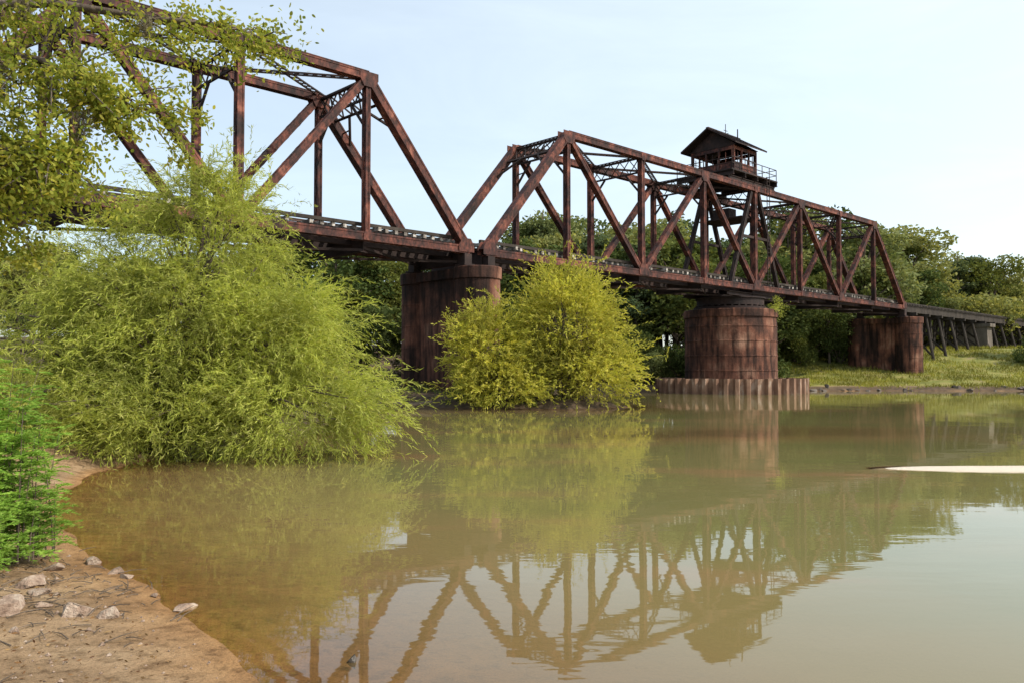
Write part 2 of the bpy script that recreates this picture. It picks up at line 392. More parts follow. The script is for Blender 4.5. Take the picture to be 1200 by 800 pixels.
    for s in (.50,W-.50):
        mb.beam(P(ts[0]+.1,s,ZB+.73),P(ts[K]-.1,s,ZB+.73),.2,.18,n)
    for s in (.72,W-.72):
        mb.beam(P(ts[0]+.1,s,ZB+.36),P(ts[K]-.1,s,ZB+.36),.1,.13,n)
    mb.obj('guard_timbers',M_timber,root)
    return root
tsR=[0,7.4,15.5,23.6,31.5,39.7,47.9,56.1,64.2]
tsL=[-1.3-7.15*k for k in range(8,-1,-1)]
swing=truss_span('swing_span_truss_bridge',tsR)
fixed=truss_span('fixed_span_truss_bridge',tsL)
mb=MB()
for t in (-1.0-.5,.35):
    for s in (0,W):
        mb.boxc(P(t,s,8.45),d*.55,n*.6,Z*.7); mb.boxc(P(t,s,8.14),d*.8,n*.85,Z*.1)
mb.obj('bearing_shoes',M_rustd,fixed)
mb=MB()
for s in (0,W):
    mb.boxc(P(64.0,s,8.4),d*.6,n*.6,Z*.7); mb.boxc(P(64.0,s,8.02),d*.8,n*.85,Z*.1)
cpt=P(31.5,W/2,0)
def ring(mb,c,r0,r1,z0,z1,nseg=48,mi=0):
    b=len(mb.v)
    for k in range(nseg):
        a=2*math.pi*k/nseg
        for (r,z) in ((r1,z0),(r1,z1),(r0,z1),(r0,z0)):
            mb.v.append((c.x+r*math.cos(a),c.y+r*math.sin(a),z))
    for k in range(nseg):
        k2=(k+1)%nseg
        for j in range(4):
            j2=(j+1)%4; mb.f.append((b+4*k+j,b+4*k2+j,b+4*k2+j2,b+4*k+j2)); mb.m.append(mi)
ring(mb,cpt,2.7,2.9,7.55,8.15); ring(mb,cpt,2.5,3.15,7.25,7.42); ring(mb,cpt,2.6,3.05,8.15,8.24)
for k in range(32):
    a=2*math.pi*k/32; c=cpt+Vector((math.cos(a),math.sin(a),0))*2.85+Z*7.485
    rd=Vector((math.cos(a),math.sin(a),0)); mb.tube([c-rd*.15,c+rd*.15],[.085,.085],8)
for s in (0.3,W-.3):
    mb.ibeam(P(27.5,s,8.42),P(35.5,s,8.42),.4,.34,n)
mb.obj('turntable_drum',M_rustd,swing)
mb=MB()
for s in (0,W):
    mb.laced(P(27.6,s,ZB+.2),P(30.9,s,ZT-.3),.3,.28,n,.6)
    mb.laced(P(35.4,s,ZB+.2),P(32.1,s,ZT-.3),.3,.28,n,.6)
    mb.beam(P(29.3,s,13.4),P(33.7,s,13.4),.2,.22,n)
mb.boxc(P(31.5,W/2,ZT-2.5),d*3.2,n*(W-.6),Z*.1)
mb.boxc(P(31.2,W/2+.3,ZT-1.95),d*1.2,n*1.6,Z*.95)
for o in (-.22,.22):
    mb.beam(P(33.2+o,-.42,9.4),P(33.2+o,-.42,18.9),.05,.05,n)
zz=9.6
while zz<18.8:
    mb.beam(P(32.98,-.42,zz),P(33.42,-.42,zz),.03,.03,n); zz+=.33
mb.obj('centre_machinery_frame',M_rustd,swing)

# ------------------------------------------------------------ control house
ch=empty('bridge_control_house')
mb=MB(); T0,T1,S0,S1=28.3,32.9,-.1,4.9; ZF=18.75
mb.boxc(P(31.2,W/2,ZF),d*7.6,n*5.6,Z*.12)
for t in (27.6,29.5,31.5,33.0,34.8): mb.ibeam(P(t,-.4,ZF-.26),P(t,W+.4,ZF-.26),.2,.38,d)
for s in (0,W):
    mb.ibeam(P(27.4,s,ZF-.62),P(35,s,ZF-.62),.2,.32,n)
def rail(a,b,z0):
    a=Vector(a);b=Vector(b);L=(b-a).length;k=max(1,int(L/1.1))
    for zz in (.5,1.0): mb.beam(a+Z*(z0+zz),b+Z*(z0+zz),.05,.05,Z)
    for i in range(k+1):
        p=a+(b-a)*(i/k); mb.beam(p+Z*z0,p+Z*(z0+1.0),.05,.05,d)
zf=ZF+.06
rail(P(27.5,-.28,0),P(34.9,-.28,0),zf); rail(P(34.9,-.28,0),P(34.9,W+.28,0),zf); rail(P(27.5,W+.28,0),P(34.9,W+.28,0),zf); rail(P(27.5,-.28,0),P(27.5,W+.28,0),zf)
mb.obj('platform',M_rustd,ch)
mb=MB(); ZE=21.1
def wall(a,b,nb):
    a=Vector(a);b=Vector(b);ax=(b-a).normalized();pr=ax.cross(Z)
    L=(b-a).length
    for i in range(nb+1):
        p=a+(b-a)*(i/nb); mb.boxc(p+Z*((zf+ZE)/2),ax*.13,pr*.13,Z*(ZE-zf))
    mb.boxc((a+b)/2+Z*(zf+.42),ax*(L-.14),pr*.07,Z*.84)
    mb.boxc((a+b)/2+Z*(zf+.87),ax*(L-.12),pr*.15,Z*.07)
    mb.boxc((a+b)/2+Z*(ZE-.17),ax*(L-.14),pr*.09,Z*.30)
    for i in range(nb):
        p=a+(b-a)*((i+.5)/nb)
        mb.boxc(p+Z*(zf+1.35),ax*.05,pr*.05,Z*.9); mb.boxc(p+Z*(zf+1.36),ax*(L/nb-.14),pr*.045,Z*.04)
wall(P(T0+.5,S0+.4,0),P(T1-.5,S0+.4,0),3); wall(P(T0+.5,S1-.4,0),P(T1-.5,S1-.4,0),3)
wall(P(T0+.5,S0+.55,0),P(T0+.5,S1-.55,0),3); wall(P(T1-.5,S0+.55,0),P(T1-.5,S1-.55,0),3)
mb.boxc(P(31.6,2.9,zf+.6),d*.9,n*.8,Z*1.2); mb.beam(P(30.2,2.2,zf),P(30.2,2.2,zf+1.3),.12,.12,d)
mb.obj('walls_and_window_frames',M_rust,ch)
mb=MB(); rz=22.75; sm=(S0+S1)/2
for (s0) in (S0-.25,S1+.25):
    a=[P(T0-.3,s0,ZE-.03),P(T1+.3,s0,ZE-.03),P(T1+.3,sm,rz),P(T0-.3,sm,rz)]
    mb.box8([a[0],a[0]+Z*.1,a[3],a[3]+Z*.1,a[1],a[1]+Z*.1,a[2],a[2]+Z*.1])
    k=12
    for i in range(k+1):
        t=T0-.28+(T1-T0+.56)*i/k
        mb.beam(P(t,s0,ZE+.09),P(t,sm,rz+.12),.05,.06,d)
mb.beam(P(T0-.32,sm,rz+.12),P(T1+.32,sm,rz+.12),.25,.08,n)
mb.obj('roof',M_rustd,ch)
mb=MB()
for t in (T0+.5,T1-.5):
    b=len(mb.v)
    for o in (-.03,.03):
        for (s,z) in ((S0+.15,ZE+.02),(S1-.15,ZE+.02),(sm,rz-.08)): mb.v.append(tuple(P(t+o,s,z)))
    mb.f+= [(b,b+1,b+2),(b+5,b+4,b+3),(b,b+3,b+4,b+1),(b+1,b+4,b+5,b+2),(b+2,b+5,b+3,b)]; mb.m+=[0]*5
mb.obj('gable_ends',M_rustd,ch)
mb=MB()
mb.tube([P(31.9,sm+.6,21.8),P(31.9,sm+.6,24.1)],[.04,.03],6); mb.tube([P(32.6,sm-.2,22),P(32.6,sm-.2,23.6)],[.06,.05],6)
mb.beam(P(31.6,sm+.6,23.5),P(32.2,sm+.6,23.5),.04,.04,Z); mb.beam(P(31.9,sm+.3,23.2),P(31.9,sm+.9,23.2),.04,.04,Z)
mb.obj('antenna_masts',M_rustd,ch)

# ------------------------------------------------------------ piers
def lathe(mb,c,prof,nseg=56):
    b=len(mb.v)
    for (r,z) in prof:
        for k in range(nseg):
            a=2*math.pi*k/nseg; mb.v.append((c.x+r*math.cos(a),c.y+r*math.sin(a),z))
    for i in range(len(prof)-1):
        for k in range(nseg):
            k2=(k+1)%nseg; mb.f.append((b+i*nseg+k,b+i*nseg+k2,b+(i+1)*nseg+k2,b+(i+1)*nseg+k)); mb.m.append(0)
    mb.f.append(tuple(b+(len(prof)-1)*nseg+k for k in range(nseg))); mb.m.append(0)
def twin_pier(t,zt=8.05,zb=-1.5,s0=-.1,s1=5.2,r=1.36):
    mb=MB()
    for s in (s0,s1):
        c=P(t,s,0)
        prof=[(r+.02,zb)]
        z=.6
        while z<zt-.9:
            prof+=[(r,z),(r+.025,z+.01),(r+.025,z+.09),(r,z+.1)]; z+=1.35
        prof+=[(r,zt-.75),(r+.09,zt-.7),(r+.09,zt-.05),(r+.05,zt)]
        lathe(mb,c,prof,40)
    c=P(t,2.45,(zt-.12+zb)/2)
    mb.boxc(c,d*2.0,n*5.0,Z*(zt-.12-zb)); mb.boxc(P(t,2.45,zt-.35),d*2.35,n*4.2,Z*.56)
    return mb.obj('bridge_pier',M_pier)
twin_pier(-.6); twin_pier(64.9,7.95,-1.5,-.2,5.2,1.5); twin_pier(tsL[0],8.05)
mb=MB(); prof=[(4.05,-2),(4.0,.8)]; z=1.9
while z<6: prof+=[(3.97,z),(4.01,z+.01),(4.01,z+.1),(3.96,z+.12)]; z+=1.25
prof+=[(3.93,6.45),(4.06,6.5),(4.06,7.1),(3.98,7.17)]
lathe(mb,cpt,prof,64)
pv=mb.obj('pivot_pier',M_pier)
fd=empty('sheet_pile_fender')
mb=MB(); K=46; rs=[]
for k in range(K):
    for (f,r) in ((0,6.55),(.32,6.55),(.5,6.2),(.82,6.2)):
        rs.append((2*math.pi*(k+f)/K,r))
nn=len(rs)
zt=[1.25+.07*random.random() for _ in range(K)]
for j,(a,r) in enumerate(rs):
    for (rr,z) in ((r,-2),(r,zt[j//4]),(r-.06,zt[j//4]),(r-.06,-2)): mb.v.append((cpt.x+rr*math.cos(a),cpt.y+rr*math.sin(a),z))
for j in range(nn):
    j2=(j+1)%nn
    for q in range(3): mb.f.append((4*j+q,4*j2+q,4*j2+q+1,4*j+q+1)); mb.m.append(0)
mb.obj('sheet_piles',M_pile,fd)
mb=MB(); lathe(mb,cpt,[(6.1,-1),(6.1,1.0)],60); mb.obj('rubble_fill',M_dirt,fd)

# ------------------------------------------------------------ trestle
tr_=empty('timber_trestle')
mb=MB()
rr=random.Random(3)
def gz(p): return float(height(np.array([p.x]),np.array([p.y]))[0])
for s in (1.2,1.55,3.35,3.7):
    mb.beam(P(65.6,s,9.15),P(210,s,9.15),.3,.75,n)
t=69.5
while t<205:
    mb.beam(P(t,.5,8.6),P(t,4.4,8.6),.34,.34,d)
    tops=(1.0,2.0,2.9,3.9)
    for q,s in enumerate(tops):
        so=(-.9,-.25,.25,.9)[q]
        p1=P(t+rr.uniform(-.05,.05),s,8.45); g0=gz(P(t,s+so,0))-.5
        mb.tube([p1,P(t,s+so,g0)],[.17,.19],8)
    g0=gz(P(t,2.4,0))
    mb.beam(P(t-.22,.4,g0+.4),P(t-.22,4.1,8.3),.08,.24,d); mb.beam(P(t+.22,4.5,g0+.4),P(t+.22,.9,8.3),.08,.24,d)
    t+=4.2
t=65.9
while t<208:
    mb.beam(P(t,.85,9.63),P(t,4.05,9.63),.23,.22,d); t+=.5
for s in (1.1,3.8): mb.beam(P(65.8,s,9.8),P(208,s,9.8),.18,.14,n)
mb.obj('timber_frame',M_timber,tr_)
mb=MB()
for s in (W/2-.75,W/2+.75): mb.beam(P(64.5,s,9.82),P(209,s,9.82),.07,.15,n)
mb.obj('rails',M_rail,tr_)
mb=MB(); g0=gz(P(95,2.4,0))
prof=[(2.3,3.0,g0-1),(2.0,2.8,7.9),(2.3,3.4,7.95),(2.3,3.4,8.42)]
for (a1,b1,z1),(a2,b2,z2) in zip(prof[:-1],prof[1:]):
    mb.box8([P(95.5+i*(a1 if k<0 else a2)/2,2.4+j*(b1 if k<0 else b2)*.75,z1 if k<0 else z2) for i in (-1,1) for j in (-1,1) for k in (-1,1)])
mb.obj('concrete_pier',M_conc)

# ------------------------------------------------------------ foliage
def unit(v): return v/np.maximum(np.linalg.norm(v,axis=-1,keepdims=True),1e-9)
def leaf_np(C,Dv,L,Wd,shape=4):
    S=unit(np.cross(Dv,R.normal(size=Dv.shape)))
    L=L[:,None];Wd=Wd[:,None]
    if shape==4:
        V=np.stack([C,C+Dv*L*.45+S*Wd*.5,C+Dv*L,C+Dv*L*.45-S*Wd*.5],1)
    else:
        U=np.cross(Dv,S)
        V=np.stack([C,C+Dv*L*.3+S*Wd*.5,C+Dv*L*.72+S*Wd*.42-U*L*.08,C+Dv*L-U*L*.15,C+Dv*L*.72-S*Wd*.42-U*L*.08,C+Dv*L*.3-S*Wd*.5],1)
    return V.reshape(-1,3),np.arange(len(C)*shape).reshape(-1,shape)
def sphere_dirs(n_,up=0.0):
    v=unit(R.normal(size=(n_,3))); v[:,2]+=up; return unit(v)
def bush(name,base,blobs,ncl,ntw,nlf,Lf,Wf,cR,tw,droop,mat,spread=.5,zmin=.15,stems=10,scat=.42):
    root=empty(name)
    w=np.array([b[6] for b in blobs],float); w/=w.sum()
    ch_=R.choice(len(blobs),ncl,p=w); B=np.array(blobs)[ch_]
    dr=sphere_dirs(ncl,.12); rad=R.uniform(.45,1.0,ncl)**.6
    c=B[:,:3]+dr*B[:,3:6]*rad[:,None]
    c[:,2]=np.maximum(c[:,2],zmin+R.uniform(0,.4,ncl))
    out=unit(dr*np.array([1,1,.7])+np.array([0,0,.3]))
    sz=R.uniform(.5,1.6,ncl)
    st=c[:,None,:]+R.normal(size=(ncl,ntw,3))*(cR*sz)[:,None,None]*.5
    td=unit(out[:,None,:]+R.normal(size=(ncl,ntw,3))*.5)
    tl=tw*R.uniform(.45,1.4,(ncl,ntw))*sz[:,None]**.5
    u=np.linspace(.05,1,nlf)[None,None,:,None]
    pos=st[:,:,None,:]+td[:,:,None,:]*tl[:,:,None,None]*u
    pos[...,2]-=(droop*tl[:,:,None]*(u[...,0]**2))
    tan=np.broadcast_to(td[:,:,None,:],pos.shape).copy(); tan[...,2]-=2*droop*u[...,0]
    ld=unit(unit(tan)+R.normal(size=pos.shape)*scat)
    pos=pos.reshape(-1,3); ld=ld.reshape(-1,3)
    k=pos[:,2]>.03; pos=pos[k]; ld=ld[k]
    nl=len(pos)
    V,Fc=leaf_np(pos,ld,Lf*R.uniform(.6,1.25,nl),Wf*R.uniform(.7,1.3,nl))
    link(bpy.data.objects.new('foliage',np_mesh('foliage',V,Fc,mat)),root)
    mb=MB(); rr=random.Random(ncl)
    bases=[Vector(base)+Vector((rr.uniform(-spread,spread),rr.uniform(-spread,spread),0)) for _ in range(stems)]
    for i in range(ncl):
        if i%2 and i>60: continue
        b=bases[i%stems]; e=Vector(c[i]); L=(e-b).length
        m1=b.lerp(e,.35)+Vector((rr.uniform(-.1,.1),rr.uniform(-.1,.1),.12))*L; m2=b.lerp(e,.7)+Vector((rr.uniform(-.06,.06),rr.uniform(-.06,.06),.1))*L
        r=.012*L*rr.uniform(.6,1.2)
        mb.tube([b,m1,m2,e],[r*1.3,r,r*.55,r*.18],6,cap=False)
    mb.obj('stems',M_bark,root,True)
    return root
bush('willow_tree',(-8.2,20.6,.3),[(-8.0,20.4,2.7,3.2,2.3,1.9,3.8),(-11.8,20.6,2.3,3.0,2.4,1.9,3.0),(-7.4,20.6,5.2,1.5,1.4,1.7,1.6),(-5.1,18.9,1.1,2.0,1.4,.8,1.6),(-7.6,18.4,.9,2.6,1.2,.7,1.4),(-9.5,20.5,4.0,1.9,1.8,1.3,1.2),(-5.6,20.0,2.6,1.5,1.6,1.2,1.0),(-10.3,17.6,1.0,1.7,1.3,.8,1.2)],
     500,25,26,.145,.020,.68,.90,.45,M_willow,.7,.25,10,.42)
bush('willow_shrub',(-1.2,43.6,.2),[(-1.3,43.6,2.9,1.8,1.7,2.1,2),(-.6,43,1.2,2.4,1.5,.9,1.2)],120,18,16,.22,.055,.75,.85,.18,M_shrub,.4,.3,7,.5)
bush('willow_shrub',(3.2,44.2,.2),[(2.9,44.2,4.4,2.2,2.0,2.7,3),(4.3,43.7,2.0,2.0,1.6,1.3,1.2),(2.6,43.6,1.8,2.0,1.4,1.2,1)],185,18,16,.22,.055,.8,.95,.18,M_shrub,.4,.3,7,.5)

# overhanging oak
ok=empty('oak_tree'); mb=MB()
g0=gz(Vector((-8.6,9.8,0)))
mb.tube([(-8.6,9.8,g0-.3),(-8.5,9.8,1.5),(-8.3,9.9,4),(-8.2,9.8,6.5),(-8.4,9.9,9)],[.42,.33,.28,.22,.14],14)
limbs=[[(-8.25,9.85,5.6),(-7.0,9.8,6.35),(-5.6,9.9,6.45),(-4.4,10,6.3),(-3.5,10.1,6.25),(-2.85,10.1,6.0)],
 [(-8.3,9.85,4.6),(-7.2,9.7,5.4),(-6.2,9.5,5.75),(-5.4,9.4,5.55),(-4.8,9.5,5.2),(-4.2,9.6,5.0)],
 [(-8.3,9.9,3.8),(-7.3,9.6,4.5),(-6.3,9.3,4.6),(-5.6,9.2,4.45),(-5.0,9.2,4.3)],
 [(-8.3,9.9,3.2),(-7.2,9.8,3.8),(-6.3,9.6,3.9),(-5.7,9.6,3.7)],
 [(-8.2,9.8,6.2),(-6.9,9.2,7.0),(-5.2,9,7.1),(-3.6,9,6.9)]]
cl=[]
rr=random.Random(21)
for li,Lm in enumerate(limbs):
    mb.tube(Lm,[.1,.075,.055,.04,.025,.012][:len(Lm)],8)
    pts=[Vector(p) for p in Lm]
    nc=[40,104,106,56,12][li]
    for i in range(nc):
        f=rr.uniform(.28,1)*(len(pts)-1); j=min(int(f),len(pts)-2); q=pts[j].lerp(pts[j+1],f-j)
        sp=.5 if f<(len(pts)-1)*.7 else .26
        if li in (0,4): sp*=.65
        e=q+Vector((rr.gauss(0,sp),rr.gauss(0,sp),rr.gauss(-.08,sp*.85)))
        cl.append(e); mb.tube([q,q.lerp(e,.5)+Vector((0,0,.05)),e],[.014,.009,.004],5,cap=False)
mb.obj('trunk_and_limbs',M_bark,ok,True)
cl=np.array([tuple(v) for v in cl]); nl=76
pos=(cl[:,None,:]+R.normal(size=(len(cl),nl,3))*np.array([.14,.14,.11])*R.uniform(.5,1.4,(len(cl),1,1))).reshape(-1,3)
ld=unit(R.normal(size=pos.shape)+np.array([.2,0,-.35]))
V,Fc=leaf_np(pos,ld,R.uniform(.045,.09,len(pos)),R.uniform(.022,.042,len(pos)),6)
link(bpy.data.objects.new('foliage',np_mesh('foliage',V,Fc,M_oak)),ok)
mc=[(-6.15,9.4,4.0),(-5.95,9.3,3.9),(-6.1,9.5,6.2),(-5.3,9.4,5.5),(-5.8,9.3,5.6),(-5.55,9.2,4.4),(-4.9,9.3,4.95),(-6.0,9.2,6.4),(-5.75,9.6,6.45),(-4.45,9.9,6.3)]
ln=[.85,.65,.4,.5,.5,.35,.3,.35,.3,.25]
Cc=[];Dd=[]
for (x,y,z),L_ in zip(mc,ln):
    k=420
    u=R.uniform(0,1,k); ww=.07*(1-u*.7)
    Cc.append(np.stack([x+R.normal(size=k)*ww,y+R.normal(size=k)*ww,z-u*L_],-1)); Dd.append(unit(R.normal(size=(k,3))*.45+np.array([0,0,-1.])))
Cc=np.concatenate(Cc);Dd=np.concatenate(Dd)
V,Fc=leaf_np(Cc,Dd,R.uniform(.06,.14,len(Cc)),np.full(len(Cc),.009))
link(bpy.data.objects.new('spanish_moss',np_mesh('spanish_moss',V,Fc,M_moss)),ok)

# feathery sapling (foreground left)
sp=empty('cypress_sapling'); mb=MB(); Cc=[];Dd=[]
rr=random.Random(9)
for i in range(84):
    b=Vector((-5.12+rr.uniform(-.6,.44),7.9+rr.uniform(-.7,.8),.12))
    H=rr.uniform(.5,2.1)*(1 if b.x<-4.9 else .75); lean=Vector((rr.uniform(-.35,.34),rr.uniform(-.3,.3),0))
    pts=[b+lean*(u**1.6)*H*.45+Z*(H*u) for u in np.linspace(0,1,7)]
    mb.tube(pts,[.009*(1-.8*u) for u in np.linspace(0,1,7)],5,cap=False)
    nf=int(26*H)
    for k in range(nf):
        u=rr.uniform(.02,1); j=min(int(u*6),5); q=pts[j].lerp(pts[j+1],u*6-j)
        a=rr.uniform(0,2*math.pi); fd_=Vector((math.cos(a),math.sin(a),rr.uniform(.1,.9))).normalized()
        fl=rr.uniform(.16,.36)*(1.15-u*.4); K=22
        uu=np.linspace(.05,1,K)
        c_=np.array(q)[None]+np.array(fd_)[None]*fl*uu[:,None]; c_[:,2]-=fl*.35*uu**2
        sd=np.cross(np.array(fd_),[0,0,1.]); sd/=np.linalg.norm(sd)
        for sg in (-1,1):
            Cc.append(c_); Dd.append(unit(np.array(fd_)[None]*.7+sd[None]*sg+R.normal(size=(K,3))*.18+np.array([0,0,-.1])))
mb.obj('stems',M_bark,sp)
Cc=np.concatenate(Cc);Dd=np.concatenate(Dd)
V,Fc=leaf_np(Cc,Dd,R.uniform(.035,.065,len(Cc)),R.uniform(.008,.013,len(Cc)))
link(bpy.data.objects.new('foliage',np_mesh('foliage',V,Fc,M_fern)),sp)

# distant trees: prototypes
def proto(kind,seed):
    global R
    R=np.random.default_rng(seed); rr=random.Random(seed)
    mb=MB()
    Cc=[]
    if kind=='broad':
        mb.tube([(0,0,-.05),(.01,0,.2),(.02,.01,.45),(0,0,.8)],[.02,.016,.012,.004],7,cap=False)
        for i in range(24):
            z=rr.uniform(.2,.92); a=rr.uniform(0,6.28); r=.28*math.sin(math.pi*min(1,(z-.05)/1.02))**.6*rr.uniform(.4,1)
            c=(r*math.cos(a),r*math.sin(a),z); s=rr.uniform(.055,.125)
            mb.tube([(0,0,z*.6),(c[0]*.5,c[1]*.5,z*.85),c],[.007,.005,.002],5,cap=False)
            k=int(340*(s/.1)**2); v=unit(R.normal(size=(k,3)))*R.uniform(.4,1.1,(k,1))**.5
            Cc.append(np.array(c)+v*np.array([s*1.15,s*1.15,s*.8]))
        k=600; v=unit(R.normal(size=(k,3)))*R.uniform(.2,1,(k,1)); Cc.append(np.array([0,0,.5])+v*np.array([.2,.2,.36]))
        L=.028
    elif kind=='pine':
        mb.tube([(0,0,-.05),(.005,0,.4),(0,.005,.8),(0,0,1)],[.014,.012,.008,.002],7,cap=False)
        for i in range(34):
            z=rr.uniform(.35,.98); a=rr.uniform(0,6.28); r=.2*(1.12-z)**.6*rr.uniform(.3,1.2)
            c=(r*math.cos(a),r*math.sin(a),z+.01); s=rr.uniform(.03,.065)
            mb.tube([(0,0,z-.03),c],[.004,.0015],5,cap=False)
            k=int(180*(s/.05)**2); v=unit(R.normal(size=(k,3)))*R.uniform(.3,1.1,(k,1))
            Cc.append(np.array(c)+v*np.array([s*1.3,s*1.3,s*.7]))
        L=.023
    else:
        for i in range(16):
            a=rr.uniform(0,6.28); r=rr.uniform(0,.6); z=rr.uniform(.1,.85)*(1-.4*r)
            c=(r*math.cos(a),r*math.sin(a),z); s=rr.uniform(.14,.26)
            mb.tube([(0,0,-.05),(c[0]*.5,c[1]*.5,z*.6),c],[.02,.012,.004],5,cap=False)
            k=int(300*(s/.2)**2); v=unit(R.normal(size=(k,3)))*R.uniform(.4,1.15,(k,1))**.5
            Cc.append(np.array(c)+v*np.array([s,s,s*.85]))
        L=.055
    Cc=np.concatenate(Cc)
    V,Fc=leaf_np(Cc,unit(R.normal(size=Cc.shape)+np.array([0,0,-.2])),L*R.uniform(.6,1.4,len(Cc)),L*.65*R.uniform(.6,1.3,len(Cc)))
    nt_=len(mb.v)
    V=np.concatenate([np.array(mb.v),V])
    me=np_mesh(kind,V,np.concatenate([np.array(mb.f),Fc+nt_]),None)
    return me,len(mb.f)
protos={}
def getp(kind,i,lm):
    key=(kind,i,lm.name)
    if key not in protos:
        me,nb_=proto(kind,100+i*7+len(kind))
        me.materials.append(M_bark); me.materials.append(lm)
        mi=np.ones(len(me.polygons),dtype=np.int32); mi[:nb_]=0; me.polygons.foreach_set('material_index',mi)
        protos[key]=me
    return protos[key]
dt=empty('distant_trees'); rr=random.Random(77); cnt=0
def sdc(x,y):
    v=Vector((x,y,0))-P0; return v.dot(d),v.dot(n)
def put(kind,x,y,h,lm,wf=1.0):
    global cnt
    if kind=='pine': lm=M_pine
    me=getp(kind,rr.randrange(3),lm); o=bpy.data.objects.new('tree_%d'%cnt,me); cnt+=1
    link(o,dt); o.location=(x,y,gz(Vector((x,y,0)))-.1)
    o.scale=(h*wf*rr.uniform(.9,1.25),h*wf*rr.uniform(.9,1.25),h); o.rotation_euler=(rr.uniform(-.04,.04),rr.uniform(-.04,.04),rr.uniform(0,6.28))
def band(x0,x1,y0,y1,num,h0,h1,kinds,mats,smin=8,wf=1.0):
    k=0;tries=0
    while k<num and tries<num*40:
        tries+=1
        x=rr.uniform(x0,x1);y=rr.uniform(y0,y1)
        t,s=sdc(x,y)
        if abs(s-2.45)<smin-2.45 : continue
        if x>5 and s<smin and t<125: continue
        if sdist(np.array([x]),np.array([y]))[0]<1.5: continue
        put(rr.choice(kinds),x,y,rr.uniform(h0,h1),rr.choice(mats),wf); k+=1
band(-60,0,80,105,20,10,13,['broad'],[M_far,M_farl],8,1.15)
band(-40,2,64,80,20,4,8,['broad','shrub'],[M_far],8,.9)
band(0,34,90,108,28,13,17.5,['broad','broad','pine'],[M_far,M_far,M_farl],8,1.15)
band(4,38,81,90,26,3.5,6.5,['shrub'],[M_far,M_far,M_farl],7,.75)
band(8,62,108,140,36,15,20,['broad','broad','pine'],[M_far,M_farl],8,1.15)
band(30,62,100,125,20,9,13,['broad'],[M_far],8.5,1.1)
band(30,60,98,118,16,3.5,6,['shrub'],[M_far],7.5,.75)
band(48,112,132,180,46,13,19.5,['broad','pine','broad'],[M_far,M_farl,M_farl],9,1.2)
band(66,100,122,150,22,7,11,['broad','shrub'],[M_farl],8,1.0)
put('broad',67,100,10,M_far,1.2); put('shrub',61.5,97,4.5,M_far,.8); put('broad',76,93,12,M_far); put('shrub',66,95,5,M_far,.8)
band(112,200,84,140,8,12,18,['broad'],[M_far,M_farl])
band(-60,-28,34,60,8,7,9,['broad'],[M_far,M_farl])
R=np.random.default_rng(5)
k=56000; x=R.uniform(24,75,k); y=R.uniform(78,122,k); dd=sdist(x,y); keep=(dd>.4)&(fbm(x*.35,y*.35,3,8)>-.02); x=x[keep];y=y[keep]
z=height(x,y); C0=np.stack([x,y,z-.03],-1); Dd=unit(R.normal(size=C0.shape)*.35+np.array([0,0,1.]))
V,Fc=leaf_np(C0,Dd,R.uniform(.12,.6,len(x)),R.uniform(.04,.09,len(x)))
link(bpy.data.objects.new('bank_grass',np_mesh('bank_grass',V,Fc,M_grass)))
k=26000; x=R.uniform(-16,3,k); y=R.uniform(22,62,k); dd=sdist(x,y); keep=(dd>.6)&(fbm(x*.4,y*.4,3,18)>.0); x=x[keep];y=y[keep]
z=height(x,y); C0=np.stack([x,y,z-.03],-1); Dd=unit(R.normal(size=C0.shape)*.5+np.array([0,0,1.]))
V,Fc=leaf_np(C0,Dd,R.uniform(.15,.55,len(x)),R.uniform(.03,.07,len(x)))
link(bpy.data.objects.new('bank_undergrowth',np_mesh('bank_undergrowth',V,Fc,M_far)))
vc=np.concatenate([np.array(P(31.5+a,-1.5-b,7.2+c_))[None]+R.normal(size=(110,3))*np.array([.35,.35,.25])*sc_ for a,b,c_,sc_ in ((1.0,-.1,.1,1),(1.6,-.2,.5,.8),(2.1,-.3,.0,1),(.3,0,-.1,.6),(1.8,-.3,-.5,.8),(1.3,-.2,.9,.5))])
V,Fc=leaf_np(vc,unit(R.normal(size=vc.shape)),R.uniform(.1,.22,len(vc)),R.uniform(.04,.08,len(vc)))
link(bpy.data.objects.new('pier_vine',np_mesh('pier_vine',V,Fc,M_willow)))

# ------------------------------------------------------------ rocks & debris
import bmesh
def rock(x,y,sx,sy,sz,seed,mat=M_rock,name='rock',zoff=None,parent=None):
    rr=random.Random(seed); bm=bmesh.new(); bmesh.ops.create_icosphere(bm,subdivisions=4,radius=1)
    pl=[(Vector((rr.gauss(0,1),rr.gauss(0,1),rr.gauss(0,.8))).normalized(),rr.uniform(.4,.75)) for _ in range(11)]
    for v in bm.verts:
        p=v.co.copy()
        for nn_,dd_ in pl:
            e=p.dot(nn_)-dd_
            if e>0: p-=nn_*e
        p+=Vector((rr.uniform(-1,1),rr.uniform(-1,1),rr.uniform(-1,1)))*.014
        v.co=Vector((p.x*sx,p.y*sy,p.z*sz))
    me=bpy.data.meshes.new(name); bm.to_mesh(me); bm.free(); me.materials.append(mat)
    o=link(bpy.data.objects.new(name,me),parent); z=gz(Vector((x,y,0))) if zoff is None else zoff
    o.location=(x,y,z+sz*.25); o.rotation_euler=(rr.uniform(-.2,.2),rr.uniform(-.2,.2),rr.uniform(0,6.28)); return o
